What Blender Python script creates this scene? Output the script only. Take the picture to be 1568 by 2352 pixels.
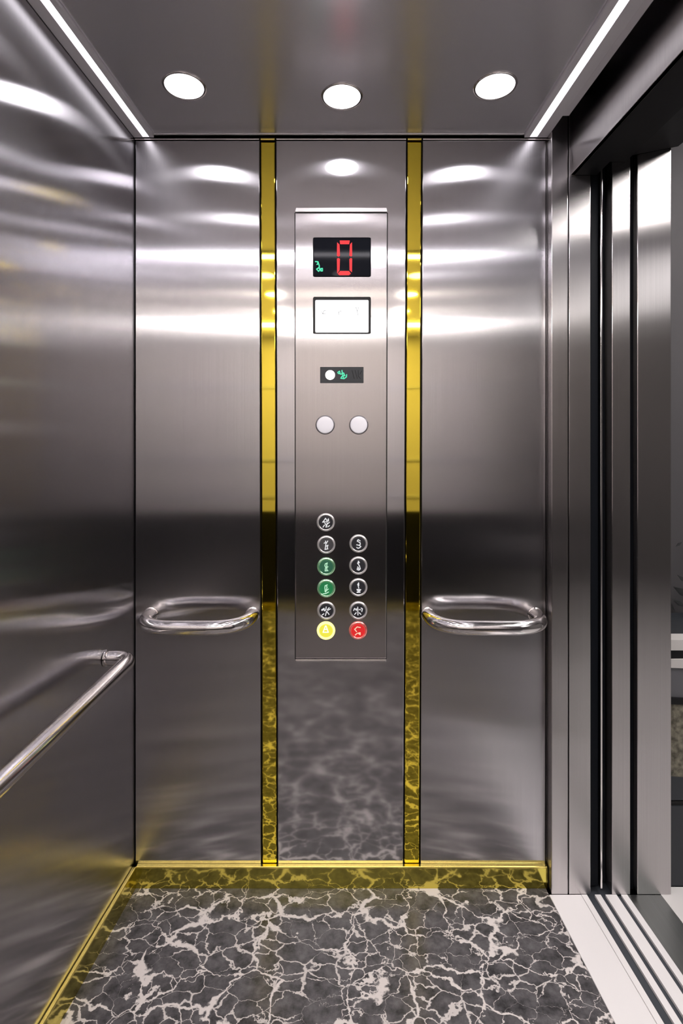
import bpy, bmesh, math
from mathutils import Vector

# ------------------------------------------------------------------ basics
for o in list(bpy.data.objects):
    bpy.data.objects.remove(o, do_unlink=True)
S = bpy.context.scene
C = S.collection
F = 1250.0            # focal length in pixels of the 1568 px wide frame
CX, CY = 784.0, 1040.0
EYE = 1.2717          # eye height above the floor
D = 1.6               # distance of the rear wall
JY = 1.566            # plane of the door jambs

cam_d = bpy.data.cameras.new('camera')
cam = bpy.data.objects.new('camera', cam_d)
C.objects.link(cam)
cam.location = (0, 0, EYE)
cam.rotation_euler = (math.pi / 2, 0, 0)
cam_d.sensor_fit = 'HORIZONTAL'
cam_d.sensor_width = 36
cam_d.lens = 36 * F / 1568
cam_d.shift_y = -(1176 - CY) / 1568
cam_d.clip_start = 0.01
S.camera = cam

W = bpy.data.worlds.new('world')
S.world = W
W.use_nodes = True
W.node_tree.nodes['Background'].inputs[0].default_value = (0, 0, 0, 1)
W.node_tree.nodes['Background'].inputs[1].default_value = 0

S.view_settings.view_transform = 'Standard'
S.view_settings.look = 'None'
S.view_settings.gamma = 1
S.view_settings.use_curve_mapping = False
S.view_settings.exposure = 0.0
S.cycles.use_denoising = True
S.cycles.max_bounces = 14
S.cycles.glossy_bounces = 14
S.cycles.diffuse_bounces = 4
S.cycles.sample_clamp_indirect = 6.0

# lamp strengths
L_SPOT = 13.0         # recessed downlights over the rear half
L_SPOT_WARM = 28.0    # unseen downlights added near the entrance to light the room
L_STRIP = 2.2         # strip lights along both sides
L_CROSS = 36.0        # unseen crosswise strip light, added for the bright reflected band
L_WASH = 70.0         # unseen strip light added to brighten the entrance-side wall
L_LOBBY = 24.0         # unseen lobby lamp added to brighten the sill
WHITE_LIGHT = (1.0, 0.95, 1.0)
WARM_LIGHT = (1.0, 0.90, 0.78)


def PX(px, y):
    return (px - CX) / F * y


def PZ(py, y):
    return EYE - (py - CY) / F * y


def P(px, py, y=D):
    return Vector((PX(px, y), y, PZ(py, y)))


def left_x(y):                       # left wall plane
    return -0.609 - 0.0704 * (D - y)


def right(x, y):                     # everything along the right side splays a little
    return x + 0.036 * (JY - y)


# ------------------------------------------------------------------ materials
MATS = {}


def nodes_of(name):
    m = bpy.data.materials.new(name)
    m.use_nodes = True
    MATS[name] = m
    nt = m.node_tree
    return m, nt, nt.nodes['Principled BSDF']


def plain(name, col, rough=0.5, metal=0.0, emit=None, es=0.0, spec=0.5):
    m, nt, b = nodes_of(name)
    b.inputs['Base Color'].default_value = (*col, 1)
    b.inputs['Roughness'].default_value = rough
    b.inputs['Metallic'].default_value = metal
    b.inputs['Specular IOR Level'].default_value = spec
    if emit:
        b.inputs['Emission Color'].default_value = (*emit, 1)
        b.inputs['Emission Strength'].default_value = es
    # faint unevenness so that no surface is perfectly uniform
    t = nt.nodes.new('ShaderNodeTexNoise')
    t.inputs['Scale'].default_value = 40
    g = nt.nodes.new('ShaderNodeNewGeometry')
    nt.links.new(g.outputs['Position'], t.inputs['Vector'])
    r = nt.nodes.new('ShaderNodeMapRange')
    r.inputs['To Min'].default_value = rough * 0.95
    r.inputs['To Max'].default_value = min(1, rough * 1.05 + 0.002)
    nt.links.new(t.outputs['Fac'], r.inputs['Value'])
    nt.links.new(r.outputs['Result'], b.inputs['Roughness'])
    return m


def glow(name, col, strength):
    m, nt, b = nodes_of(name)
    b.inputs['Base Color'].default_value = (*[0.12 * c for c in col], 1)
    b.inputs['Emission Color'].default_value = (*col, 1)
    b.inputs['Emission Strength'].default_value = strength
    return m


def brushed(name, col, rough, aniso, grain=0.05, axis='vertical', wobble=0.0, second=None):
    """brushed sheet metal: fine grain lines along one axis, reflections spread across them"""
    m, nt, b = nodes_of(name)
    N, K = nt.nodes, nt.links
    b.inputs['Metallic'].default_value = 1
    b.inputs['Anisotropic'].default_value = aniso
    g = N.new('ShaderNodeNewGeometry')
    # across-the-grain tangent
    if axis == 'vertical':
        cr = N.new('ShaderNodeVectorMath')
        cr.operation = 'CROSS_PRODUCT'
        K.new(g.outputs['Normal'], cr.inputs[0])
        cr.inputs[1].default_value = (0, 0, 1)
        K.new(cr.outputs[0], b.inputs['Tangent'])
        stretch = (1, 1, 0.004)
    else:
        cv = N.new('ShaderNodeCombineXYZ')
        cv.inputs[0].default_value, cv.inputs[1].default_value = (1, 0) if axis == 'y' else (0, 1)
        K.new(cv.outputs[0], b.inputs['Tangent'])
        stretch = (1, 0.004, 1) if axis == 'y' else (0.004, 1, 1)
    mp = N.new('ShaderNodeVectorMath')
    mp.operation = 'MULTIPLY'
    mp.inputs[1].default_value = stretch
    K.new(g.outputs['Position'], mp.inputs[0])
    t = N.new('ShaderNodeTexNoise')
    t.inputs['Scale'].default_value = 420
    t.inputs['Detail'].default_value = 3
    K.new(mp.outputs[0], t.inputs['Vector'])
    r = N.new('ShaderNodeMapRange')
    r.inputs['From Min'].default_value = 0.25
    r.inputs['From Max'].default_value = 0.75
    r.inputs['To Min'].default_value = 1 - grain
    r.inputs['To Max'].default_value = 1 + grain
    K.new(t.outputs['Fac'], r.inputs['Value'])
    mul = N.new('ShaderNodeVectorMath')
    mul.operation = 'SCALE'
    mul.inputs[0].default_value = col
    K.new(r.outputs['Result'], mul.inputs['Scale'])
    K.new(mul.outputs[0], b.inputs['Base Color'])
    b.inputs['Roughness'].default_value = rough
    if second:
        # part of the sheet is polished finer: a second, sharper reflection
        b2 = N.new('ShaderNodeBsdfAnisotropic')
        b2.inputs['Roughness'].default_value = second[0]
        b2.inputs['Anisotropy'].default_value = second[2]
        K.new(mul.outputs[0], b2.inputs['Color'])
        if axis == 'vertical':
            K.new(cr.outputs[0], b2.inputs['Tangent'])
        mx = N.new('ShaderNodeMixShader')
        mx.inputs[0].default_value = second[1]
        out = N['Material Output']
        K.new(b.outputs[0], mx.inputs[1])
        K.new(b2.outputs[0], mx.inputs[2])
        K.new(mx.outputs[0], out.inputs['Surface'])
    if wobble:
        # sheet metal is never quite flat
        t2 = N.new('ShaderNodeTexNoise')
        t2.inputs['Scale'].default_value = 2.6
        t2.inputs['Detail'].default_value = 0.0
        K.new(g.outputs['Position'], t2.inputs['Vector'])
        bp = N.new('ShaderNodeBump')
        bp.inputs['Strength'].default_value = 1.0
        bp.inputs['Distance'].default_value = wobble
        K.new(t2.outputs['Fac'], bp.inputs['Height'])
        K.new(bp.outputs[0], b.inputs['Normal'])
    return m


def marble(name):
    m, nt, b = nodes_of(name)
    N, K = nt.nodes, nt.links
    g = N.new('ShaderNodeNewGeometry')

    def noise(scale, detail, rough=0.55):
        t = N.new('ShaderNodeTexNoise')
        t.inputs['Scale'].default_value = scale
        t.inputs['Detail'].default_value = detail
        t.inputs['Roughness'].default_value = rough
        K.new(g.outputs['Position'], t.inputs['Vector'])
        return t

    def warp(scale, amount, detail=7):
        t = noise(scale, detail)
        s = N.new('ShaderNodeVectorMath'); s.operation = 'SUBTRACT'
        K.new(t.outputs['Color'], s.inputs[0]); s.inputs[1].default_value = (0.5, 0.5, 0.5)
        k = N.new('ShaderNodeVectorMath'); k.operation = 'SCALE'
        K.new(s.outputs[0], k.inputs[0]); k.inputs['Scale'].default_value = amount
        a = N.new('ShaderNodeVectorMath'); a.operation = 'ADD'
        K.new(g.outputs['Position'], a.inputs[0]); K.new(k.outputs[0], a.inputs[1])
        return a

    def veins(scale, wscale, wamount, wmin, wmax, wnoise):
        a = warp(wscale, wamount)
        st = N.new('ShaderNodeVectorMath'); st.operation = 'MULTIPLY'
        st.inputs[1].default_value = (1.0, 1.45, 1.0)
        K.new(a.outputs[0], st.inputs[0])
        v = N.new('ShaderNodeTexVoronoi'); v.feature = 'DISTANCE_TO_EDGE'
        v.inputs['Scale'].default_value = scale
        K.new(st.outputs[0], v.inputs['Vector'])
        n = noise(wnoise, 3)
        w = N.new('ShaderNodeMapRange')
        w.inputs['From Min'].default_value = 0.42; w.inputs['From Max'].default_value = 0.72
        w.inputs['To Min'].default_value = wmin; w.inputs['To Max'].default_value = wmax
        K.new(n.outputs['Fac'], w.inputs['Value'])
        dv = N.new('ShaderNodeMath'); dv.operation = 'DIVIDE'
        K.new(v.outputs['Distance'], dv.inputs[0]); K.new(w.outputs[0], dv.inputs[1])
        r = N.new('ShaderNodeMapRange'); r.interpolation_type = 'SMOOTHSTEP'
        r.inputs['From Min'].default_value = 0.45; r.inputs['From Max'].default_value = 1.15
        r.inputs['To Min'].default_value = 1; r.inputs['To Max'].default_value = 0
        K.new(dv.outputs[0], r.inputs['Value'])
        return r

    big = veins(6.2, 11, 0.13, 0.006, 0.072, 9)
    fine = veins(15, 20, 0.06, 0.003, 0.075, 7)
    fm = N.new('ShaderNodeMath'); fm.operation = 'MULTIPLY'
    K.new(fine.outputs[0], fm.inputs[0]); fm.inputs[1].default_value = 0.85
    mx = N.new('ShaderNodeMath'); mx.operation = 'MAXIMUM'
    K.new(big.outputs[0], mx.inputs[0]); K.new(fm.outputs[0], mx.inputs[1])
    # clouded dark ground
    cl = noise(26, 8, 0.68)
    rp = N.new('ShaderNodeValToRGB')
    rp.color_ramp.elements[0].position = 0.33
    rp.color_ramp.elements[0].color = (0.012, 0.0115, 0.013, 1)
    rp.color_ramp.elements[1].position = 0.66
    rp.color_ramp.elements[1].color = (0.135, 0.128, 0.136, 1)
    K.new(cl.outputs['Fac'], rp.inputs['Fac'])
    mix = N.new('ShaderNodeMix'); mix.data_type = 'RGBA'
    K.new(mx.outputs[0], mix.inputs['Factor'])
    K.new(rp.outputs['Color'], mix.inputs['A'])
    mix.inputs['B'].default_value = (0.74, 0.685, 0.665, 1)
    K.new(mix.outputs['Result'], b.inputs['Base Color'])
    b.inputs['Roughness'].default_value = 0.38
    b.inputs['Specular IOR Level'].default_value = 0.3
    return m


STEEL = (0.495, 0.485, 0.505)
m_wall = brushed('brushed_steel_wall', STEEL, 0.19, 1.0, 0.05, second=(0.17, 0.35, -0.8))
m_centre = brushed('brushed_steel_centre', STEEL, 0.19, 1.0, 0.03, second=(0.09, 0.75, -0.3))
m_jamb = brushed('brushed_steel_jamb', (0.52, 0.497, 0.50), 0.22, 1.0, 0.05)
m_cop = brushed('brushed_steel_faceplate', (0.52, 0.494, 0.503), 0.21, 1.0, 0.04)
m_ceil = brushed('brushed_steel_ceiling', (0.92, 0.905, 0.95), 0.27, 0.3, 0.03, axis='x')
m_ceil.node_tree.nodes['Principled BSDF'].inputs['Metallic'].default_value = 0.85
m_chrome = plain('satin_chrome', (0.78, 0.75, 0.75), 0.13, 1.0)
m_slate = plain('sill_groove_slate', (0.055, 0.062, 0.075), 0.45, 0.2)
m_ring = plain('button_ring_steel', (0.92, 0.90, 0.90), 0.3, 0.85)
m_btn_rim = plain('dark_button_rim', (0.22, 0.21, 0.22), 0.35, 0.9)
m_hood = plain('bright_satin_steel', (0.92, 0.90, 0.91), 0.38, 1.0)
m_housing = plain('lamp_housing_grey', (0.72, 0.70, 0.74), 0.45, 0.2)
m_alu = plain('sill_aluminium', (0.93, 0.90, 0.905), 0.5, 0.15)
m_alu_old = brushed('landing_sill_metal', (0.42, 0.44, 0.43), 0.38, 0.5, 0.05, axis='y')
m_gold = plain('polished_gold', (0.78, 0.62, 0.07), 0.035, 1.0)
m_goldb = plain('gold_skirting', (0.62, 0.53, 0.11), 0.10, 1.0)
m_golde = plain('gold_edge', (0.95, 0.78, 0.22), 0.22, 1.0)
m_black = plain('black_rubber_and_gap', (0.0035, 0.0045, 0.007), 0.55, spec=0.1)
m_dark = plain('dark_paint_and_shade', (0.007, 0.007, 0.008), 0.42, spec=0.25)  # dark paint; on the door headers it holds their shade
m_gap = plain('black_gap', (0.004, 0.004, 0.004), 0.8)
m_glass = plain('black_display_glass', (0.010, 0.012, 0.018), 0.06, spec=0.06)
m_red = glow('red_segment_light', (1.0, 0.022, 0.03), 1.0)
m_green_l = glow('green_symbol_light', (0.10, 0.85, 0.50), 0.9)
m_screen = glow('white_screen_light', (1, 0.99, 1), 1.6)
m_led = glow('white_led_light', (1, 0.97, 0.88), 3.0)
m_text = plain('grey_screen_text', (0.3, 0.33, 0.33), 0.6)
m_cap_k = plain('button_face_charcoal', (0.028, 0.028, 0.034), 0.3)
m_cap_g = plain('button_face_grey', (0.075, 0.073, 0.08), 0.3)
m_cap_dg = plain('button_face_muted_green', (0.035, 0.14, 0.085), 0.3, emit=(0.02, 0.12, 0.06), es=0.15)
m_cap_gr = plain('button_face_green', (0.02, 0.20, 0.07), 0.3, emit=(0.01, 0.15, 0.05), es=0.35)
m_cap_y = glow('button_face_lit_yellow', (0.86, 0.80, 0.07), 0.95)
m_cap_r = glow('button_face_lit_red', (0.78, 0.018, 0.02), 0.85)
m_ring_y = glow('lit_yellow_ring', (1.0, 0.96, 0.30), 1.6)
m_ring_r = plain('red_tinted_ring', (0.9, 0.45, 0.42), 0.2, 1.0, emit=(0.8, 0.12, 0.10), es=0.35)
m_ring_g = plain('green_tinted_ring', (0.62, 0.85, 0.65), 0.2, 1.0, emit=(0.15, 0.5, 0.2), es=0.2)
m_sym = glow('white_symbol_light', (0.95, 0.95, 0.97), 0.75)
m_sym_g = glow('pale_green_symbol_light', (0.62, 1.0, 0.72), 0.75)
m_sym_y = glow('pale_yellow_symbol_light', (1.0, 1.0, 0.75), 1.4)
m_sym_r = glow('cream_symbol_light', (1.0, 0.72, 0.52), 0.85)
m_wbtn = plain('white_button_plastic', (0.82, 0.80, 0.84), 0.35, emit=(0.8, 0.78, 0.84), es=0.25)
m_spot = glow('downlight_lens', WHITE_LIGHT, L_SPOT)
m_spotw = glow('added_warm_downlight_lens', WARM_LIGHT, L_SPOT_WARM)
m_strip = glow('strip_light_diffuser', WHITE_LIGHT, L_STRIP)
m_cross = glow('added_cross_strip_diffuser', WHITE_LIGHT, L_CROSS)
m_wash = glow('added_wash_diffuser', (1.0, 0.94, 0.88), L_WASH)
m_lobd = glow('added_lobby_lamp_far', (1.0, 0.96, 0.95), 2.3)
m_lobl = glow('added_lobby_lamp_near', (1.0, 0.95, 0.92), L_LOBBY)
m_floor = marble('dark_veined_marble')
m_cream = plain('cream_laminate', (0.74, 0.69, 0.67), 0.45)
m_tile = plain('white_floor_tile', (0.72, 0.70, 0.69), 0.3)
m_plaster = plain('grey_lobby_plaster', (0.055, 0.052, 0.056), 0.8)
m_lobwall = plain('lobby_paint', (0.20, 0.19, 0.185), 0.8)
m_plinth = plain('dark_blue_grey_plinth', (0.022, 0.026, 0.032), 0.5)
m_ledge = plain('pale_stone_ledge', (0.5, 0.48, 0.47), 0.6)
m_slope = plain('grey_stone_slope', (0.10, 0.10, 0.11), 0.6)
m_leaf = plain('black_leaf', (0.006, 0.007, 0.008), 0.5)


def gravel(name):
    m, nt, b = nodes_of(name)
    N, K = nt.nodes, nt.links
    g = N.new('ShaderNodeNewGeometry')
    t = N.new('ShaderNodeTexNoise'); t.inputs['Scale'].default_value = 60; t.inputs['Detail'].default_value = 6
    K.new(g.outputs['Position'], t.inputs['Vector'])
    r = N.new('ShaderNodeValToRGB')
    r.color_ramp.elements[0].position = 0.35; r.color_ramp.elements[0].color = (0.06, 0.055, 0.04, 1)
    r.color_ramp.elements[1].position = 0.7; r.color_ramp.elements[1].color = (0.24, 0.22, 0.17, 1)
    K.new(t.outputs['Fac'], r.inputs['Fac']); K.new(r.outputs['Color'], b.inputs['Base Color'])
    b.inputs['Roughness'].default_value = 0.9
    return m


m_gravel = gravel('speckled_gravel')


# ------------------------------------------------------------------ mesh helpers
def link(name, bm, mat, parent=None, bevel=0.0, smooth=False, seg=2):
    bmesh.ops.remove_doubles(bm, verts=bm.verts, dist=1e-6)
    bmesh.ops.recalc_face_normals(bm, faces=bm.faces)
    me = bpy.data.meshes.new(name)
    bm.to_mesh(me)
    bm.free()
    me.materials.append(mat)
    if smooth:
        for p in me.polygons:
            p.use_smooth = True
    o = bpy.data.objects.new(name, me)
    C.objects.link(o)
    if parent:
        o.parent = parent
    if bevel:
        b = o.modifiers.new('edge', 'BEVEL')
        b.width = bevel
        b.segments = seg
        b.limit_method = 'ANGLE'
    return o


def empty(name, loc=(0, 0, 0)):
    o = bpy.data.objects.new(name, None)
    o.empty_display_size = 0.05
    C.objects.link(o)
    return o


def tag(o, label=None, cat=None, group=None, kind=None):
    if label: o['label'] = label
    if cat: o['category'] = cat
    if group: o['group'] = group
    if kind: o['kind'] = kind
    return o


def box(bm, x0, x1, y0, y1, z0, z1):
    hexa(bm, [(x0, y0, z0), (x1, y0, z0), (x1, y1, z0), (x0, y1, z0),
              (x0, y0, z1), (x1, y0, z1), (x1, y1, z1), (x0, y1, z1)])


def hexa(bm, pts):
    v = [bm.verts.new(p) for p in pts]
    for f in ((0, 1, 2, 3), (4, 5, 6, 7), (0, 1, 5, 4), (1, 2, 6, 5), (2, 3, 7, 6), (3, 0, 4, 7)):
        bm.faces.new([v[i] for i in f])


def slab(bm, quad, y0, y1):
    """upright slab whose front outline (pixels on the rear wall plane) is quad, from depth y0 back to y1"""
    q = [P(*p, D) for p in quad]
    hexa(bm, [(p.x, y0, p.z) for p in q] + [(p.x, y1, p.z) for p in q])


def prism(bm, prof, a, b, place):
    """profile of (u, w) swept from a to b; place(u, w, t) gives the 3-D point"""
    n = len(prof)
    v0 = [bm.verts.new(place(u, w, a)) for u, w in prof]
    v1 = [bm.verts.new(place(u, w, b)) for u, w in prof]
    bm.faces.new(v0)
    bm.faces.new(list(reversed(v1)))
    for i in range(n):
        bm.faces.new((v0[i], v0[(i + 1) % n], v1[(i + 1) % n], v1[i]))


def rbox(bm, x0, x1, y0, y1, z0, z1):
    """box along the right side, following its splay"""
    hexa(bm, [(right(x, y), y, z) for z in (z0, z1) for x, y in ((x0, y0), (x1, y0), (x1, y1), (x0, y1))])


def tube(bm, pts, r, n=20, caps=True):
    pts = [Vector(p) for p in pts]
    rings = []
    up = Vector((0, 0, 1))
    for i, p in enumerate(pts):
        t = (pts[min(i + 1, len(pts) - 1)] - pts[max(i - 1, 0)]).normalized()
        a = t.cross(up).normalized()
        c = a.cross(t).normalized()
        rings.append([bm.verts.new(p + (a * math.cos(k * 2 * math.pi / n) + c * math.sin(k * 2 * math.pi / n)) * r)
                      for k in range(n)])
    for r0, r1 in zip(rings, rings[1:]):
        for k in range(n):
            bm.faces.new((r0[k], r0[(k + 1) % n], r1[(k + 1) % n], r1[k]))
    if caps:
        bm.faces.new(rings[0])
        bm.faces.new(rings[-1])


def lathe(bm, prof, centre, axis='y', n=40, sx=1.0, sz=1.0):
    """profile of (radius, offset) turned about an axis through centre"""
    c = Vector(centre)
    rings = []
    for r, h in prof:
        ring = []
        for k in range(n):
            a = k * 2 * math.pi / n
            u, w = r * math.cos(a) * sx, r * math.sin(a) * sz
            ring.append(bm.verts.new(c + (Vector((u, h, w)) if axis == 'y' else Vector((u, w, h)))))
        rings.append(ring)
    for r0, r1 in zip(rings, rings[1:]):
        for k in range(n):
            bm.faces.new((r0[k], r0[(k + 1) % n], r1[(k + 1) % n], r1[k]))
    bm.faces.new(rings[0])
    bm.faces.new(rings[-1])


def rounded(bm, x0, x1, z0, z1, r, y0, y1, n=5):
    pts = []
    for cx, cz, a0 in ((x1 - r, z1 - r, 0), (x0 + r, z1 - r, 90), (x0 + r, z0 + r, 180), (x1 - r, z0 + r, 270)):
        for k in range(n + 1):
            a = math.radians(a0 + 90 * k / n)
            pts.append((cx + r * math.cos(a), cz + r * math.sin(a)))
    prism(bm, pts, y0, y1, lambda u, w, t: (u, t, w))


def strokes(bm, lines, w, y0, y1):
    """round-ended flat strokes on an upright plane; lines hold (x, z) points"""
    for ln in lines:
        for (xa, za), (xb, zb) in zip(ln, ln[1:]):
            d = Vector((xb - xa, zb - za))
            if d.length < 1e-7: continue
            ang = math.atan2(d.y, d.x)
            h = w / 2
            pts = []
            for k in range(7):
                a = ang + math.pi / 2 + math.pi * k / 6
                pts.append((xa + h * math.cos(a), za + h * math.sin(a)))
            for k in range(7):
                a = ang - math.pi / 2 + math.pi * k / 6
                pts.append((xb + h * math.cos(a), zb + h * math.sin(a)))
            prism(bm, pts, y0, y1, lambda u, v, t: (u, t, v))


def arc_path(p0, corner, p1, n=10):
    p0, corner, p1 = Vector(p0), Vector(corner), Vector(p1)
    out = []
    for k in range(n + 1):
        t = k / n
        out.append(p0 * (1 - t) ** 2 + corner * 2 * t * (1 - t) + p1 * t * t)
    return out


# ------------------------------------------------------------------ extents
FRONT = -1.18                         # entrance-side wall
OPEN0 = 0.66                          # near edge of the door opening
ZC = EYE + 0.9325                     # ceiling sheet
ZB = EYE + 0.9245                     # underside of the lamp housings
ZR = EYE + 1.16                       # roof
HX = PX(1310, JY)                     # header face

# floor
bm = bmesh.new()
v = [(left_x(1.62), 1.62), (PX(1260, JY), 1.62), (PX(1260, JY), JY), (right(PX(1260, JY), OPEN0), OPEN0),
     (right(HX, OPEN0) + 0.02, OPEN0), (right(HX, FRONT) + 0.02, FRONT), (left_x(FRONT), FRONT)]
prism(bm, v, -0.03, 0.0, lambda u, w, t: (u, w, t))
tag(link('floor', bm, m_floor), kind='structure')

# roof slab and ceiling sheet
bm = bmesh.new()
box(bm, -1.0, 3.2, -2.6, 2.6, ZR, ZR + 0.05)
tag(link('ceiling_2', bm, m_housing), kind='structure')
bm = bmesh.new()
LIN = lambda y: left_x(y) + 0.060      # inner edge of the left housing
RIN = lambda y: PX(1202, D) + 0.030 * (D - y)
v = [(LIN(1.5895), 1.5895), (RIN(1.5895), 1.5895), (RIN(FRONT), FRONT), (LIN(FRONT), FRONT)]
prism(bm, v, ZC, ZC + 0.02, lambda u, w, t: (u, w, t))
ceil_o = tag(link('ceiling', bm, m_ceil, bevel=0.0015), kind='structure')
bm = bmesh.new(); box(bm, LIN(1.59) + 0.001, RIN(1.59) - 0.001, 1.590, 1.597, ZC - 0.002, ZC + 0.01)
link('edge_lip', bm, m_hood, ceil_o, bevel=0.0008)

# rear wall: three steel panels on a black backing
wb = tag(empty('wall_back'), kind='structure')
bm = bmesh.new()
box(bm, -0.70, 0.625, 1.625, 1.66, -0.03, ZR)
link('backing', bm, m_gap, wb)
for quad, mt in (([(311, 323), (595.5, 323), (599, 1986), (311, 1986)], m_wall),
                 ([(634, 323), (932.5, 323), (925.5, 1986), (638, 1986)], m_centre),
                 ([(970.5, 323), (1253, 323), (1252, 1986), (965.5, 1986)], m_wall)):
    bm = bmesh.new()
    slab(bm, quad, D, 1.622)
    link('wall_panel', bm, mt, wb, bevel=0.0016)
for x0, x1 in ((309, 595.5), (634, 932.5), (970.5, 1257)):
    bm = bmesh.new()
    slab(bm, [(x0, 318.5), (x1, 318.5), (x1, 321.5), (x0, 321.5)], 1.598, 1.622)
    link('top_rail', bm, m_chrome, wb, bevel=0.001)
bm = bmesh.new()
slab(bm, [(1255.5, 323), (1264, 323), (1264, 2050), (1255.5, 2050)], 1.604, 1.622)
link('corner_strip', bm, m_jamb, wb)

# left wall
bm = bmesh.new()
prism(bm, [(left_x(1.605), 1.605), (left_x(FRONT), FRONT), (left_x(FRONT) - 0.03, FRONT), (left_x(1.605) - 0.03, 1.605)],
      0.0, ZR, lambda u, w, t: (u, w, t))
tag(link('wall_left', bm, m_wall, bevel=0.0014), kind='structure')

# entrance-side wall behind the camera
wf = tag(empty('wall_front'), kind='structure')
bm = bmesh.new(); box(bm, -0.9, 0.98, FRONT - 0.05, FRONT, 0.80, ZR); link('upper_panel', bm, m_cream, wf)
bm = bmesh.new(); box(bm, -0.9, 0.98, FRONT - 0.05, FRONT, -0.03, 0.795); link('lower_panel', bm, m_dark, wf)
for zt in (0.92, 1.215, 1.80):
    bm = bmesh.new(); box(bm, -0.8, 0.69, FRONT + 0.0005, FRONT + 0.006, zt - 0.012, zt + 0.012); link('trim_line', bm, m_housing, wf)

# right wall between the door opening and the entrance side
bm = bmesh.new()
hexa(bm, [(right(x, y), y, z) for z in (-0.03, ZR) for x, y in ((HX, FRONT), (0.96, FRONT), (0.96, OPEN0), (HX, OPEN0))])
tag(link('wall_right', bm, m_wall, bevel=0.001), kind='structure')

# gold skirting
def skirt_back(name, x0, x1):
    e = tag(empty(name), kind='structure')
    bm = bmesh.new(); box(bm, x0, x1, 1.588, 1.60, 0.0005, 0.0585); link('skirting_board', bm, m_goldb, e)
    bm = bmesh.new(); box(bm, x0, x1, 1.5868, 1.60, 0.0585, 0.0645); link('top_edge', bm, m_golde, e, bevel=0.0022, seg=3)


skirt_back('baseboard_back', left_x(1.59) + 0.010, PX(1257, 1.588))
sl = tag(empty('baseboard_left'), kind='structure')
for nm, z0, z1, p, mt in (('skirting_board', 0.0005, 0.0585, 0.010, m_goldb), ('top_edge', 0.0585, 0.0645, 0.0112, m_golde)):
    bm = bmesh.new()
    prism(bm, [(left_x(1.5885) + 0.0005, 1.5885), (left_x(FRONT) + 0.0005, FRONT), (left_x(FRONT) + p, FRONT), (left_x(1.5885) + p, 1.5885)],
          z0, z1, lambda u, w, t: (u, w, t))
    link(nm, bm, mt, sl, bevel=0.0022 if mt is m_golde else 0, seg=3)
sr = tag(empty('baseboard_right'), kind='structure')
for nm, z0, z1, p, mt in (('skirting_board', 0.0005, 0.0585, 0.010, m_goldb), ('top_edge', 0.0585, 0.0645, 0.0112, m_golde)):
    bm = bmesh.new(); rbox(bm, HX - p, HX - 0.0005, FRONT + 0.012, OPEN0, z0, z1); link(nm, bm, mt, sr)
sf = tag(empty('baseboard_front'), kind='structure')
for nm, z0, z1, p, mt in (('skirting_board', 0.0005, 0.0585, 0.010, m_goldb), ('top_edge', 0.0585, 0.0645, 0.0112, m_golde)):
    bm = bmesh.new(); box(bm, left_x(FRONT) + 0.012, HX + 0.06, FRONT + 0.0005, FRONT + p, z0, z1); link(nm, bm, mt, sf)

# pillar and jamb at the far side of the door opening
bm = bmesh.new()
box(bm, PX(1266, JY), PX(1304, JY), JY, 1.70, 0.0, EYE + 1.03)
tag(link('trim_1', bm, m_jamb, bevel=0.002), kind='structure')
bm = bmesh.new()
box(bm, PX(1306.5, JY), PX(1356, JY), JY + 0.0005, 1.70, 0.0, EYE + 1.03)
tag(link('trim_2', bm, m_jamb, bevel=0.0012), kind='structure')

# cabin header over the door opening
hd = tag(empty('trim_3'), kind='structure')
ZH = PZ(402, JY)
bm = bmesh.new(); rbox(bm, HX, HX + 0.012, OPEN0, JY - 0.001, ZH, ZR); link('header_face', bm, m_jamb, hd, bevel=0.0012)
bm = bmesh.new(); rbox(bm, HX + 0.0125, PX(1370, JY), OPEN0, JY - 0.001, ZH, ZR - 0.1); link('header_underside', bm, m_dark, hd)  # near-black colour carries the shade of the unlit underside
bm = bmesh.new(); rbox(bm, PX(1396, JY), PX(1436, JY), OPEN0, JY - 0.001, PZ(372, JY), ZR - 0.1); link('door_rail', bm, m_dark, hd)

# landing header, underside rising outwards; its shade is put into the dark colour
bm = bmesh.new()
prism(bm, [(PX(1447, JY), PZ(358, JY)), (PX(1556, JY), PZ(337, JY)), (PX(1556, JY), ZR), (PX(1447, JY), ZR)],
      OPEN0, JY - 0.0015, lambda u, w, t: (right(u, t), t, w))
tag(link('trim_4', bm, m_dark), kind='structure')

# sliding leaves pushed back into the far jamb
d1 = tag(empty('door_1'), kind='structure')
bm = bmesh.new(); box(bm, PX(1359, JY), PX(1380, JY), JY + 0.014, 2.35, 0.012, 2.16); link('door_leaf', bm, m_black, d1, bevel=0.004)
bm = bmesh.new(); box(bm, PX(1381, JY), PX(1385.5, JY), JY + 0.006, 2.35, 0.012, 2.16); link('door_edge', bm, m_chrome, d1, bevel=0.001)
bm = bmesh.new(); box(bm, PX(1388, JY), PX(1402, JY), JY + 0.03, 2.35, 0.012, 2.16); link('door_leaf', bm, m_black, d1, bevel=0.004)
d2 = tag(empty('door_2'), kind='structure')
bm = bmesh.new(); box(bm, PX(1405, JY), PX(1447, JY), JY, 1.70, 0.0, 2.20); link('door_leaf', bm, m_jamb, d2, bevel=0.0016)
bm = bmesh.new(); box(bm, PX(1448, JY), PX(1462, JY), JY + 0.02, 1.70, 0.0, 2.20); link('dark_gap_fill', bm, m_black, d2)  # black strip put in the open gap to give its shade
bm = bmesh.new(); box(bm, PX(1463, JY), PX(1541, JY), JY, 1.63, 0.0, 2.21); link('door_frame', bm, m_jamb, d2, bevel=0.0018)
bm = bmesh.new(); box(bm, 0.66, 0.955, 1.705, 1.73, -0.03, ZR); tag(link('wall_pocket', bm, m_gap), kind='structure')

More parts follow.
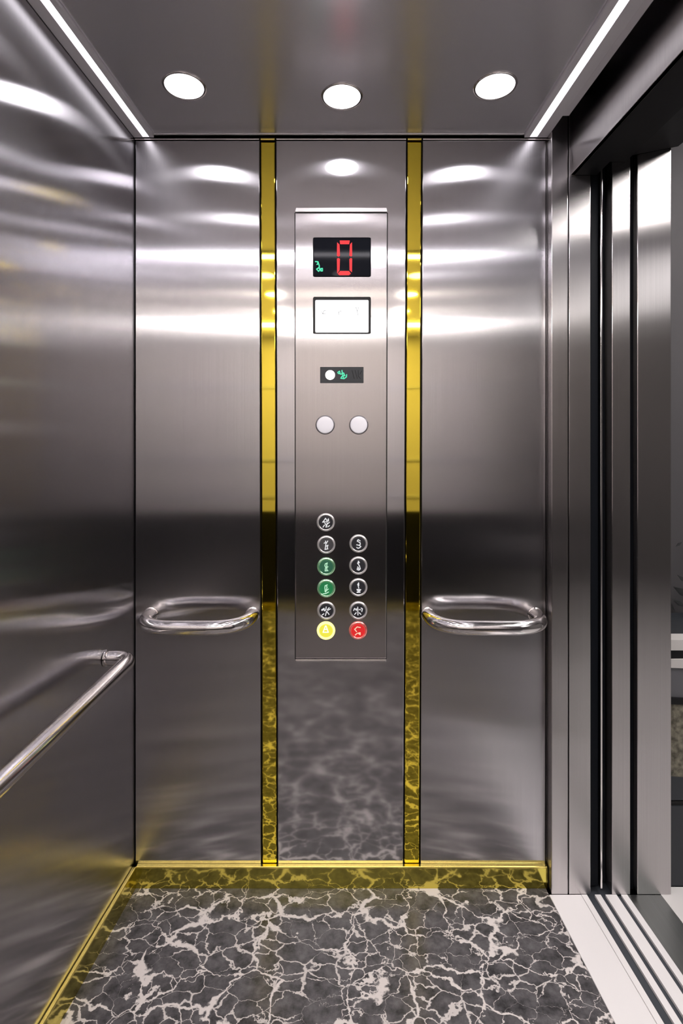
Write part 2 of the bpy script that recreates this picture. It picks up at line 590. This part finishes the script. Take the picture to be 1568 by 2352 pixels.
# ------------------------------------------------------------------ door sills
def sill_x(px):
    return PX(px, JY)


cs = tag(empty('cabin_sill'), 'grooved pale aluminium cabin sill along the edge of the marble floor', 'sill')
bm = bmesh.new(); rbox(bm, sill_x(1260.5), sill_x(1333.5), OPEN0, JY - 0.0005, -0.03, 0.001); link('sill_plate', bm, m_alu, cs, bevel=0.0012)
bm = bmesh.new(); rbox(bm, sill_x(1334.5), sill_x(1388), OPEN0, 1.69, -0.03, -0.006); link('groove_bed', bm, m_slate, cs)
for a, b_ in ((1334.5, 1347), (1365, 1378.5)):
    bm = bmesh.new(); rbox(bm, sill_x(a), sill_x(b_), OPEN0, JY - 0.0005, -0.006, 0.001); link('guide_rib', bm, m_alu, cs)
ls = tag(empty('landing_sill'), 'outer grooved sill with dull grey plate between door gap and white lobby tiles', 'sill')
bm = bmesh.new(); rbox(bm, sill_x(1388), sill_x(1440), OPEN0, 1.69, -0.03, -0.006); link('groove_bed', bm, m_slate, ls)
for a, b_ in ((1389.5, 1415), (1425.5, 1439.5)):
    bm = bmesh.new(); rbox(bm, sill_x(a), sill_x(b_), OPEN0, JY - 0.0005, -0.006, 0.001); link('guide_rib', bm, m_alu, ls)
bm = bmesh.new(); rbox(bm, sill_x(1440.2), sill_x(1517), OPEN0, JY - 0.0005, -0.03, 0.0); link('sill_plate', bm, m_alu_old, ls)

# ------------------------------------------------------------------ lobby
bm = bmesh.new()
hexa(bm, [(right(sill_x(1517.6), y) if x is None else x, y, z) for z in (-0.03, 0.0)
          for x, y in ((None, -2.4), (3.0, -2.4), (3.0, 1.594), (None, 1.594))])
tag(link('floor_2', bm, m_tile), kind='structure')
bm = bmesh.new(); box(bm, 0.962, 3.0, 1.76, 1.80, -0.03, ZR); tag(link('wall_lobby_end', bm, m_plaster), kind='structure')
bm = bmesh.new(); box(bm, 3.0, 3.05, -2.4, 1.76, -0.03, ZR); tag(link('wall_lobby', bm, m_lobwall), kind='structure')
bm = bmesh.new(); box(bm, 0.98, 3.05, -2.45, -2.4, -0.03, ZR); tag(link('wall_lobby_near', bm, m_lobwall), kind='structure')
bm = bmesh.new(); box(bm, 1.045, 1.065, -2.4, FRONT - 0.05, -0.03, ZR); tag(link('wall_lobby_side', bm, m_lobwall), kind='structure')

pl = tag(empty('terraced_planter'), 'dark planter with pale ledges and gravel beside the outer door frame', 'planter')
bm = bmesh.new(); box(bm, 0.962, 1.9, 1.596, 1.755, 0.0, PZ(1852, 1.596)); link('plinth', bm, m_plinth, pl)
bm = bmesh.new(); box(bm, 0.962, 1.9, 1.600, 1.755, PZ(1852, 1.6), PZ(1838, 1.6)); link('plinth_joint', bm, m_gap, pl)
bm = bmesh.new()
y = 1.604
def planter_band(l0, r0, l1, r1, mt, nm, yy):
    """band between an upper and a lower edge, heights given at the frame and 40 px to its right"""
    xl, xr = 0.962, 1.9
    def zz(a, b, x):
        t = (x - PX(1541, 1.604)) / (PX(1568, 1.604) - PX(1541, 1.604))
        return max(PZ(1838, 1.604), PZ(a + (b - a) * min(t, 8), 1.604))
    pts = [(xl, zz(l0, r0, xl)), (xr, zz(l0, r0, xr)), (xr, zz(l1, r1, xr)), (xl, zz(l1, r1, xl))]
    b2 = bmesh.new()
    prism(b2, pts, yy, 1.755, lambda u, w, t: (u, t, w))
    return link(nm, b2, mt, pl)
planter_band(1787, 1804, 1838, 1838, m_plinth, 'plinth_cap', 1.600)
planter_band(1617, 1622, 1787, 1804, m_gravel, 'gravel_bed', 1.604)
planter_band(1602, 1607, 1617, 1622, m_dark, 'curb_edge', 1.600)
planter_band(1534, 1537, 1602, 1607, m_slope, 'stone_slope', 1.606)
planter_band(1514, 1513, 1534, 1537, m_ledge, 'stone_ledge', 1.602)
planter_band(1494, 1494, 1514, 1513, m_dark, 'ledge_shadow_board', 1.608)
planter_band(1470, 1470, 1494, 1494, m_ledge, 'stone_ledge', 1.604)

# dark foliage mass on the planter, against the grey wall
fo = tag(empty('dark_shrub'), 'black leafy shrub rising from the planter beside the outer door frame', 'plant')
bm = bmesh.new()
import random
rnd = random.Random(4)
for k in range(90):
    cx = rnd.uniform(0.968, 1.5); cz = rnd.uniform(PZ(1405, 1.68), PZ(1380, 1.68)) if k % 2 else rnd.uniform(PZ(1380, 1.68), PZ(1235, 1.68))
    a = rnd.uniform(0, math.pi); l = rnd.uniform(0.010, 0.028); w = l * 0.3
    yy = rnd.uniform(1.66, 1.75)
    pts = [(cx + l * math.cos(a), cz + l * math.sin(a)), (cx - w * math.sin(a), cz + w * math.cos(a)),
           (cx - l * math.cos(a), cz - l * math.sin(a)), (cx + w * math.sin(a), cz - w * math.cos(a))]
    prism(bm, pts, yy, yy + 0.002, lambda u, v_, t: (u, t + (v_ - cz) * 0.3, v_))
link('leaves', bm, m_leaf, fo)
bm = bmesh.new(); box(bm, 0.964, 1.6, 1.66, 1.74, PZ(1470, 1.604), PZ(1425, 1.66)); link('soil_trough', bm, m_plinth, fo)

ll = tag(empty('added_lobby_light'), 'added flat white lobby light panel, unseen, brightening the door sill', 'ceiling light')  # unseen lamp added to brighten the pale sill
bm = bmesh.new(); box(bm, 1.10, 1.60, 0.45, 1.40, ZR - 0.03, ZR - 0.001); link('frame', bm, m_housing, ll)
bm = bmesh.new(); box(bm, 1.13, 1.57, 0.48, 1.37, ZR - 0.034, ZR - 0.031); link('diffuser', bm, m_lobl, ll)

ll = tag(empty('added_lobby_light'), 'second added white lobby light panel, unseen, brightening the door jambs', 'ceiling light')  # another unseen lamp, added so the jambs show bright bands
bm = bmesh.new(); box(bm, 1.75, 2.65, -1.4, 0.2, ZR - 0.03, ZR - 0.001); link('frame', bm, m_housing, ll)
bm = bmesh.new(); box(bm, 1.78, 2.62, -1.37, 0.17, ZR - 0.034, ZR - 0.031); link('diffuser', bm, m_lobd, ll)

# ------------------------------------------------------------------ strip lights
def strip_light(name, label, prof, inner, outer, l0, l1, yb):
    e = tag(empty(name), label, 'strip light', 'strip lights along the ceiling edges')
    # housing in three lengths of flat underside around the recessed lens
    ye = FRONT + 0.002
    bm = bmesh.new()
    def piece(a, b, za, zb, yb_=yb, ya_=ye):
        hexa(bm, [(fn(y), y, z) for z in (za, zb) for fn, y in ((a, ya_), (b, ya_), (b, yb_), (a, yb_))])
    piece(outer, l0, ZB, ZB + 0.012)
    piece(l1, inner, ZB, ZB + 0.012)
    piece(outer, inner, ZB + 0.012, ZB + 0.03)
    piece(l0, l1, ZB, ZB + 0.012, yb, yb - 0.003)
    link('housing', bm, m_housing, e)
    bm = bmesh.new()
    hexa(bm, [(fn(y), y, z) for z in (ZB + 0.0015, ZB + 0.0115) for fn, y in ((l0, ye), (l1, ye), (l1, yb - 0.0035), (l0, yb - 0.0035))])
    link('diffuser', bm, m_strip, e)
    return e


LX = lambda dx: (lambda y: left_x(y) + dx)
RX = lambda px: (lambda y: PX(px, D) + 0.033 * (D - y))
strip_light('strip_light', 'long white strip light above the left wall with the handrail', None,
            LX(0.0595), LX(0.0015), LX(0.028), LX(0.047), 1.596)
strip_light('strip_light', 'long white strip light above the door opening on the right', None,
            lambda y: RIN(y) + 0.0005, RX(1255), RX(1231), RX(1214), 1.596)
# wider ledge of the right housing beyond the pillar
bm = bmesh.new()
RO = lambda y: PX(1306, 1.493) + 0.036 * (1.493 - y)
hexa(bm, [(fn(y), y, z) for z in (ZB, ZB + 0.006) for fn, y in ((lambda y: RX(1255)(y) + 0.0003, FRONT + 0.002), (RO, FRONT + 0.002), (RO, 1.493), (lambda y: RX(1255)(y) + 0.0003, 1.493))])
link('ledge', bm, m_housing, bpy.data.objects['strip_light.001'])

# unseen strip light added across the ceiling for the reflected band, joining the two long ones just above the frame
e = tag(empty('strip_light'), 'added unseen strip light running crosswise overhead between the two long strip lights', 'strip light', 'strip lights along the ceiling edges')
bm = bmesh.new(); box(bm, LIN(0.66) + 0.01, RIN(0.66) - 0.01, 0.60, 0.68, ZC - 0.008, ZC - 0.0005); link('housing', bm, m_housing, e)
bm = bmesh.new(); box(bm, LIN(0.66) + 0.015, RIN(0.66) - 0.015, 0.62, 0.66, ZC - 0.0105, ZC - 0.0082); link('diffuser', bm, m_cross, e)

e = tag(empty('strip_light'), 'added unseen warm strip light overhead, brightening the entrance side wall', 'strip light', 'strip lights along the ceiling edges')  # unseen lamp added to brighten the entrance wall mirrored in the steel
bm = bmesh.new(); box(bm, LIN(-0.6) + 0.01, RIN(-0.6) - 0.01, FRONT + 0.40, FRONT + 0.50, ZC - 0.008, ZC - 0.0005); link('housing', bm, m_housing, e)
bm = bmesh.new(); box(bm, LIN(-0.6) + 0.015, RIN(-0.6) - 0.015, FRONT + 0.41, FRONT + 0.49, ZC - 0.0105, ZC - 0.0082); link('diffuser', bm, m_wash, e)

# ------------------------------------------------------------------ downlights
def downlight(x, y, label, lens, group):
    e = tag(empty('downlight'), label, 'downlight', group)
    bm = bmesh.new()
    n = 48
    prof = [(0.0480, 0.0), (0.0480, -0.0022), (0.0505, -0.0030), (0.0545, -0.0022), (0.0555, 0.0)]
    rings = [[bm.verts.new((x + r * math.cos(2 * math.pi * k / n), y + r * math.sin(2 * math.pi * k / n), ZC + h)) for k in range(n)] for r, h in prof]
    for r0, r1 in zip(rings, rings[1:] + rings[:1]):
        for k in range(n):
            bm.faces.new((r0[k], r0[(k + 1) % n], r1[(k + 1) % n], r1[k]))
    link('trim_ring', bm, m_chrome, e, smooth=True)
    bm = bmesh.new()
    lathe(bm, [(0.0478, -0.0001), (0.0478, -0.0012)], (x, y, ZC), axis='z', n=48)
    link('lens', bm, lens, e)


YD = 1.372
G1 = 'recessed ceiling downlights'
yl = (ZC - EYE) * F / (CY - 198)
downlight(PX(423, yl), yl, 'round lit ceiling downlight left of the gold strips, by left strip light', m_spot, G1)
ym = (ZC - EYE) * F / (CY - 222)
downlight(PX(785, ym), ym, 'round lit ceiling downlight in the middle above the button panel', m_spot, G1)
downlight(PX(1137, yl), yl, 'round lit ceiling downlight nearest the door opening on the right', m_spot, G1)
for yy, warm in ((1.03, 0), (0.34, 0), (0.00, 1), (-0.38, 1), (-0.95, 1)):  # unseen rows added to light the room and band the steel
    for xx in (-0.40, 0.0, 0.40):
        downlight(xx, yy, 'added unseen round ceiling downlight overhead, nearer the entrance than the visible row',
                  m_spotw if warm else m_spot, 'added downlights overhead towards the entrance')

# ------------------------------------------------------------------ gold mirror strips
def gold_strip(label, top, bot):
    e = tag(empty('gold_strip'), label, 'gold strip', 'gold strips flanking the button panel')
    bm = bmesh.new()
    slab(bm, [(top[0], 326), (top[1], 326), (bot[1], 1984.5), (bot[0], 1984.5)], 1.6015, 1.62)
    link('mirror_face', bm, m_gold, e, bevel=0.0022)
    bm = bmesh.new()
    slab(bm, [(top[0], 318.5), (top[1], 318.5), (top[1], 322.5), (top[0], 322.5)], 1.597, 1.62)
    link('end_cap', bm, m_golde, e, bevel=0.001)


gold_strip('polished gold mirror strip to the left of the button panel', (598.5, 631), (602.5, 635))
gold_strip('polished gold mirror strip to the right of the button panel', (935.5, 967.5), (928.5, 962.5))

# ------------------------------------------------------------------ grab handles
def grab_handle(label, xa, xb, ya_frac=1):
    """half-loop tube standing out from the rear wall between xa and xb"""
    e = tag(empty('grab_handle'), label, 'grab handle', 'half loop grab handles on the rear wall')
    z = PZ(1411, D)
    yf = D - 0.124
    mid = (xa + xb) / 2
    dx = 0.105
    pts = [(xa, 1.5985, z), (xa, 1.588, z)]
    pts += arc_path((xa, 1.580, z), (xa + 0.004, yf, z), (xa + dx, yf, z), 14)
    pts += arc_path((xb - dx, yf, z), (xb - 0.004, yf, z), (xb, 1.580, z), 14)
    pts += [(xb, 1.588, z), (xb, 1.5985, z)]
    bm = bmesh.new()
    tube(bm, pts, 0.0192, 28)
    link('rail_tube', bm, m_chrome, e, smooth=True)
    for x in (xa, xb):
        bm = bmesh.new()
        lathe(bm, [(0.0215, 1.5995), (0.0215, 1.5965), (0.0192, 1.5955)], (x, 0, z), axis='y', n=28)
        link('wall_flange', bm, m_chrome, e)


grab_handle('chrome half loop grab handle on the rear wall, left of the button panel', PX(347, D), PX(580, D))
grab_handle('chrome half loop grab handle on the rear wall, right of the button panel', PX(983, D), PX(1228, D))

hr = tag(empty('handrail'), 'long satin steel handrail tube on the left wall', 'handrail')
zr = EYE - 0.540
ya, yb = 1.432, -0.75
pts = [(left_x(ya) + 0.001, ya, zr), (left_x(ya) + 0.012, ya, zr)]
pts += arc_path((left_x(ya) + 0.018, ya, zr), (-0.545, ya + 0.006, zr), (-0.551, 1.37, zr), 14)
pts += arc_path((-0.5665, 0.3, zr), (-0.585, yb - 0.002, zr), (left_x(yb) + 0.02, yb, zr), 14)
pts += [(left_x(yb) + 0.001, yb, zr)]
bm = bmesh.new(); tube(bm, pts, 0.0185, 28); link('rail_tube', bm, m_chrome, hr, smooth=True)
for yy in (ya, yb):
    bm = bmesh.new()
    tube(bm, [(left_x(yy) + 0.0005, yy, zr), (left_x(yy) + 0.004, yy, zr)], 0.0215, 28)
    link('wall_flange', bm, m_chrome, hr)

# ------------------------------------------------------------------ car operating panel
op = tag(empty('operating_panel'), 'tall steel lift button panel with floor displays between two gold strips', 'control panel')
YP = 1.590                                    # face of the panel
k = YP / F


def cx_(px):
    return (px - CX) * k


def cz_(py):
    return EYE - (py - CY) * k


bm = bmesh.new()
q = [(677.5, 489), (889, 489), (886.5, 1513), (678, 1513)]
hexa(bm, [(cx_(a), YP, cz_(b_)) for a, b_ in q] + [(cx_(a), 1.5995, cz_(b_)) for a, b_ in q])
link('faceplate', bm, m_cop, op, bevel=0.0018)
bm = bmesh.new()
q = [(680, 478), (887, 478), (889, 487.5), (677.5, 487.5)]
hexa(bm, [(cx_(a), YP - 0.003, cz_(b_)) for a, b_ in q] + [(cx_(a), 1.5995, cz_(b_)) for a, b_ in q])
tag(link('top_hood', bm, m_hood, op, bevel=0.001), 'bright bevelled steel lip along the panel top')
bm = bmesh.new()
q = [(678, 1514.5), (886.5, 1514.5), (886, 1520), (679, 1520)]
hexa(bm, [(cx_(a), YP - 0.002, cz_(b_)) for a, b_ in q] + [(cx_(a), 1.5995, cz_(b_)) for a, b_ in q])
link('bottom_lip', bm, m_chrome, op, bevel=0.001)


bm = bmesh.new()
q = [(675.8, 487), (890.8, 487), (888.2, 1516), (676.4, 1516)]
hexa(bm, [(cx_(a), 1.596, cz_(b_)) for a, b_ in q] + [(cx_(a), 1.5996, cz_(b_)) for a, b_ in q])
link('seam', bm, m_gap, op)


def rrect(name, x0, y0, x1, y1, r, mat, parent, f0, f1, label=None):
    bm = bmesh.new()
    rounded(bm, cx_(x0), cx_(x1), cz_(y1), cz_(y0), r * k, f0, f1)
    o = link(name, bm, mat, parent)
    if label: o['label'] = label
    return o


def poly(lines, ox=0.0, oy=0.0, sc=1.0):
    return [[(cx_(ox + a * sc), cz_(oy + b_ * sc)) for a, b_ in ln] for ln in lines]


# floor indicator: black glass with a red seven-segment 0
fi = rrect('floor_indicator', 718.5, 545.5, 851.5, 636, 4, m_black, op, YP - 0.0012, YP, 'black display showing a red 0')
rrect('display_glass', 720.5, 547.5, 849.5, 634, 3, m_glass, fi, YP - 0.0018, YP - 0.0012)
segs = [[(780, 553), (803, 553), (801.5, 561.5), (781, 561.5)],
        [(774, 557), (779.5, 562.5), (780.5, 588), (777, 590), (773.5, 588)],
        [(803.5, 562), (808, 557), (808.5, 588), (806, 590), (802, 587.5)],
        [(773.5, 595), (777, 593), (780.5, 595.5), (779.5, 621), (774, 629)],
        [(802, 595.5), (806, 593), (808.5, 595), (808, 626), (802.5, 621)],
        [(781, 623), (801, 623), (805.5, 629), (801, 632.5), (779, 632.5), (775.5, 629.5)]]
for sg in segs:
    bm = bmesh.new()
    prism(bm, [(cx_(a), cz_(b_)) for a, b_ in sg], YP - 0.0024, YP - 0.0018, lambda u, w, t: (u, t, w))
    link('red_segment', bm, m_red, fi)
bm = bmesh.new()
o5 = 160 / 1568
strokes(bm, poly([[(190, 650), (245, 655), (240, 700), (225, 715)], [(245, 655), (275, 745), (275, 780), (215, 820), (260, 870), (290, 830), (270, 790)],
                  [(305, 810), (345, 805), (345, 860), (310, 860), (310, 815)]], 705, 535, o5), 2.6 * k, YP - 0.0024, YP - 0.0018)
link('green_symbol', bm, m_green_l, fi)

# white screen
sc_ = rrect('white_screen', 718.5, 682, 851.5, 767, 4, m_dark, op, YP - 0.0012, YP, 'bright white lit screen')
rrect('screen_glass', 723.8, 689.5, 846, 764, 3, m_screen, sc_, YP - 0.0018, YP - 0.0012)
o6 = 160 / 1568
for tx in ([[(325, 425), (325, 480)], [(340, 470), (350, 500), (400, 495), (430, 495)], [(350, 500), (385, 430), (430, 435)]],
           [[(705, 430), (710, 510), (725, 520)], [(710, 470), (735, 450), (765, 430), (765, 480)]],
           [[(1095, 330), (1105, 380), (1125, 430), (1140, 500), (1140, 540)], [(1155, 350), (1145, 400), (1128, 440)]]):
    bm = bmesh.new()
    strokes(bm, poly(tx, 705, 670, o6), 0.9 * k, YP - 0.0021, YP - 0.0018)
    link('screen_text', bm, m_text, sc_)

# small status indicator
st = rrect('status_indicator', 735, 843, 834.5, 880, 1, m_plinth, op, YP - 0.0012, YP, 'small dark indicator window with white lamp and green symbol')
bm = bmesh.new(); lathe(bm, [(11 * k, YP - 0.0012), (11 * k, YP - 0.0022), (8 * k, YP - 0.0034), (3 * k, YP - 0.004)], (cx_(758), 0, cz_(861.5)), axis='y', n=28)
link('white_lamp', bm, m_led, st)
bm = bmesh.new()
strokes(bm, poly([[(690, 1820), (730, 1790), (745, 1850), (700, 1840)], [(785, 1775), (790, 1830)], [(760, 1860), (820, 1830), (850, 1890), (790, 1900), (760, 1950), (830, 1960), (885, 1920), (890, 1870)],
                  [(800, 1860), (820, 1950)]], 705, 670, o6), 2.4 * k, YP - 0.0018, YP - 0.0012)
link('green_symbol', bm, m_green_l, st)
bm = bmesh.new()
strokes(bm, poly([[(1010, 1770), (1060, 1960)], [(1080, 1770), (1130, 1960)], [(1150, 1770), (1150, 1900), (1200, 1960)], [(1230, 1780), (1190, 1860)]], 705, 670, o6), 1.2 * k, YP - 0.0014, YP - 0.0012)
link('unlit_symbol', bm, m_gap, st)

# two round white buttons
for px in (746.5, 823.5):
    bm = bmesh.new()
    lathe(bm, [(22 * k, YP), (22 * k, YP - 0.002), (20.5 * k, YP - 0.003), (19.6 * k, YP - 0.003), (19.6 * k, YP)], (cx_(px), 0, cz_(976)), axis='y', n=40)
    b_ = link('round_button', bm, m_btn_rim, op, smooth=True)
    bm = bmesh.new()
    lathe(bm, [(19.4 * k, YP - 0.003), (19.4 * k, YP - 0.0045), (17.6 * k, YP - 0.0056), (10 * k, YP - 0.006)], (cx_(px), 0, cz_(976)), axis='y', n=40)
    tag(link('button_cap', bm, m_wbtn, b_, smooth=True), 'round white cap')

# floor buttons: ring, face and lit symbol
GL = {  # strokes in pixels of the two enlarged crops
    'a': (0, [[(330, 240), (300, 290), (250, 350)], [(250, 350), (325, 335)], [(330, 240), (368, 300), (358, 345)], [(410, 255), (415, 305), (388, 330)], [(400, 270), (400, 310)], [(310, 370), (350, 430), (345, 485)], [(378, 370), (368, 430), (352, 485)], [(440, 350), (395, 390)], [(300, 430), (262, 485)], [(440, 445), (395, 478)]]),
    'b': (0, [[(330, 870), (342, 940), (332, 1020), (318, 1100)], [(392, 868), (355, 930)], [(292, 930), (330, 910)], [(350, 1010), (400, 985)], [(395, 990), (380, 1040), (388, 1085)], [(315, 1100), (395, 1085)]]),
    'c': (0, [[(1288, 865), (1232, 830), (1205, 870), (1288, 920), (1290, 965), (1255, 985)], [(1190, 972), (1260, 988), (1305, 1020), (1280, 1050), (1232, 1072), (1190, 1045)]]),
    'd': (0, [[(382, 1475), (325, 1500), (312, 1555), (345, 1600)], [(370, 1490), (362, 1600), (370, 1685)], [(400, 1580), (365, 1600)], [(332, 1610), (320, 1695)], [(320, 1695), (398, 1685)]]),
    'e': (0, [[(1240, 1425), (1265, 1470), (1222, 1480), (1240, 1425)], [(1215, 1480), (1265, 1550), (1292, 1640), (1250, 1675), (1200, 1655)], [(1218, 1580), (1240, 1612)], [(1205, 1622), (1260, 1640)]]),
    'f': (150, [[(380, 272), (322, 292), (312, 350), (322, 465)], [(350, 285), (372, 340), (352, 400), (335, 470)], [(408, 385), (345, 440)], [(412, 468), (345, 508), (262, 522)]]),
    'g': (150, [[(1245, 215), (1218, 262), (1250, 288), (1245, 215)], [(1228, 280), (1250, 365)], [(1198, 397), (1305, 402)], [(1205, 422), (1288, 430), (1200, 475)], [(1200, 478), (1285, 474)]]),
    'h': (150, [[(222, 962), (288, 920)], [(290, 922), (300, 988)], [(350, 880), (338, 958), (312, 988)], [(382, 958), (430, 902)], [(392, 975), (468, 932)], [(360, 1000), (328, 1122)], [(372, 1010), (428, 1088)], [(282, 1070), (235, 1106)], [(232, 978), (300, 942)]]),
    'i': (150, [[(1108, 978), (1132, 922), (1178, 958)], [(1220, 885), (1226, 1105)], [(1262, 952), (1300, 960)], [(1332, 1008), (1350, 932), (1312, 912)], [(1176, 1040), (1135, 1086)], [(1262, 1042), (1306, 1086)], [(1190, 932), (1180, 978)]]),
    'j': (150, [[(330, 1405), (262, 1580)], [(345, 1405), (408, 1580)], [(262, 1580), (408, 1580)], [(310, 1500), (365, 1500)]]),
    'k': (150, [[(1290, 1448), (1205, 1432), (1135, 1500), (1188, 1562)], [(1152, 1655), (1200, 1612), (1288, 1592), (1288, 1648), (1252, 1622)]]),
}
BT = [  # centre, face material, ring material, symbol material, glyph, label
    (748, 1199.5, m_cap_k, m_ring, m_sym, 'a', None), (749, 1251, m_cap_g, m_ring, m_sym, 'b', None),
    (823, 1248.5, m_cap_k, m_ring, m_sym, 'c', None), (749, 1301, m_cap_dg, m_ring_g, m_sym_g, 'd', 'button with muted green face'),
    (822.5, 1299, m_cap_k, m_ring, m_sym, 'e', None), (749, 1351, m_cap_gr, m_ring_g, m_sym_g, 'f', 'button with bright green face'),
    (822.5, 1349, m_cap_k, m_ring, m_sym, 'g', None), (749, 1402, m_cap_k, m_ring, m_sym, 'h', None),
    (822.5, 1402, m_cap_k, m_ring, m_sym, 'i', None), (748.5, 1448, m_cap_y, m_ring_y, m_sym_y, 'j', 'glowing yellow button'),
    (822, 1447.5, m_cap_r, m_ring_r, m_sym_r, 'k', 'lit red button')]
CSC = 130 / 1568
for px, py, mc, mr, ms, gl, lab in BT:
    c0 = (cx_(px), 0, cz_(py))
    bm = bmesh.new()
    lathe(bm, [(21.0 * k, YP), (20.8 * k, YP - 0.0020), (19.6 * k, YP - 0.0040), (17.6 * k, YP - 0.0048), (16.2 * k, YP - 0.0044), (16.0 * k, YP - 0.002)],
          c0, axis='y', n=44)
    b_ = link('floor_button', bm, mr, op, smooth=True)
    if lab: b_['label'] = lab
    bm = bmesh.new()
    lathe(bm, [(15.8 * k, YP - 0.0022), (15.6 * k, YP - 0.0042), (15.0 * k, YP - 0.0046)], c0, axis='y', n=44, sz=0.94)
    link('button_face', bm, mc, b_)
    oy, ln = GL[gl]
    bm = bmesh.new()
    strokes(bm, poly(ln, 720, 1170 + oy, CSC), 2.1 * k, YP - 0.0051, YP - 0.0046)
    link('button_symbol', bm, ms, b_)
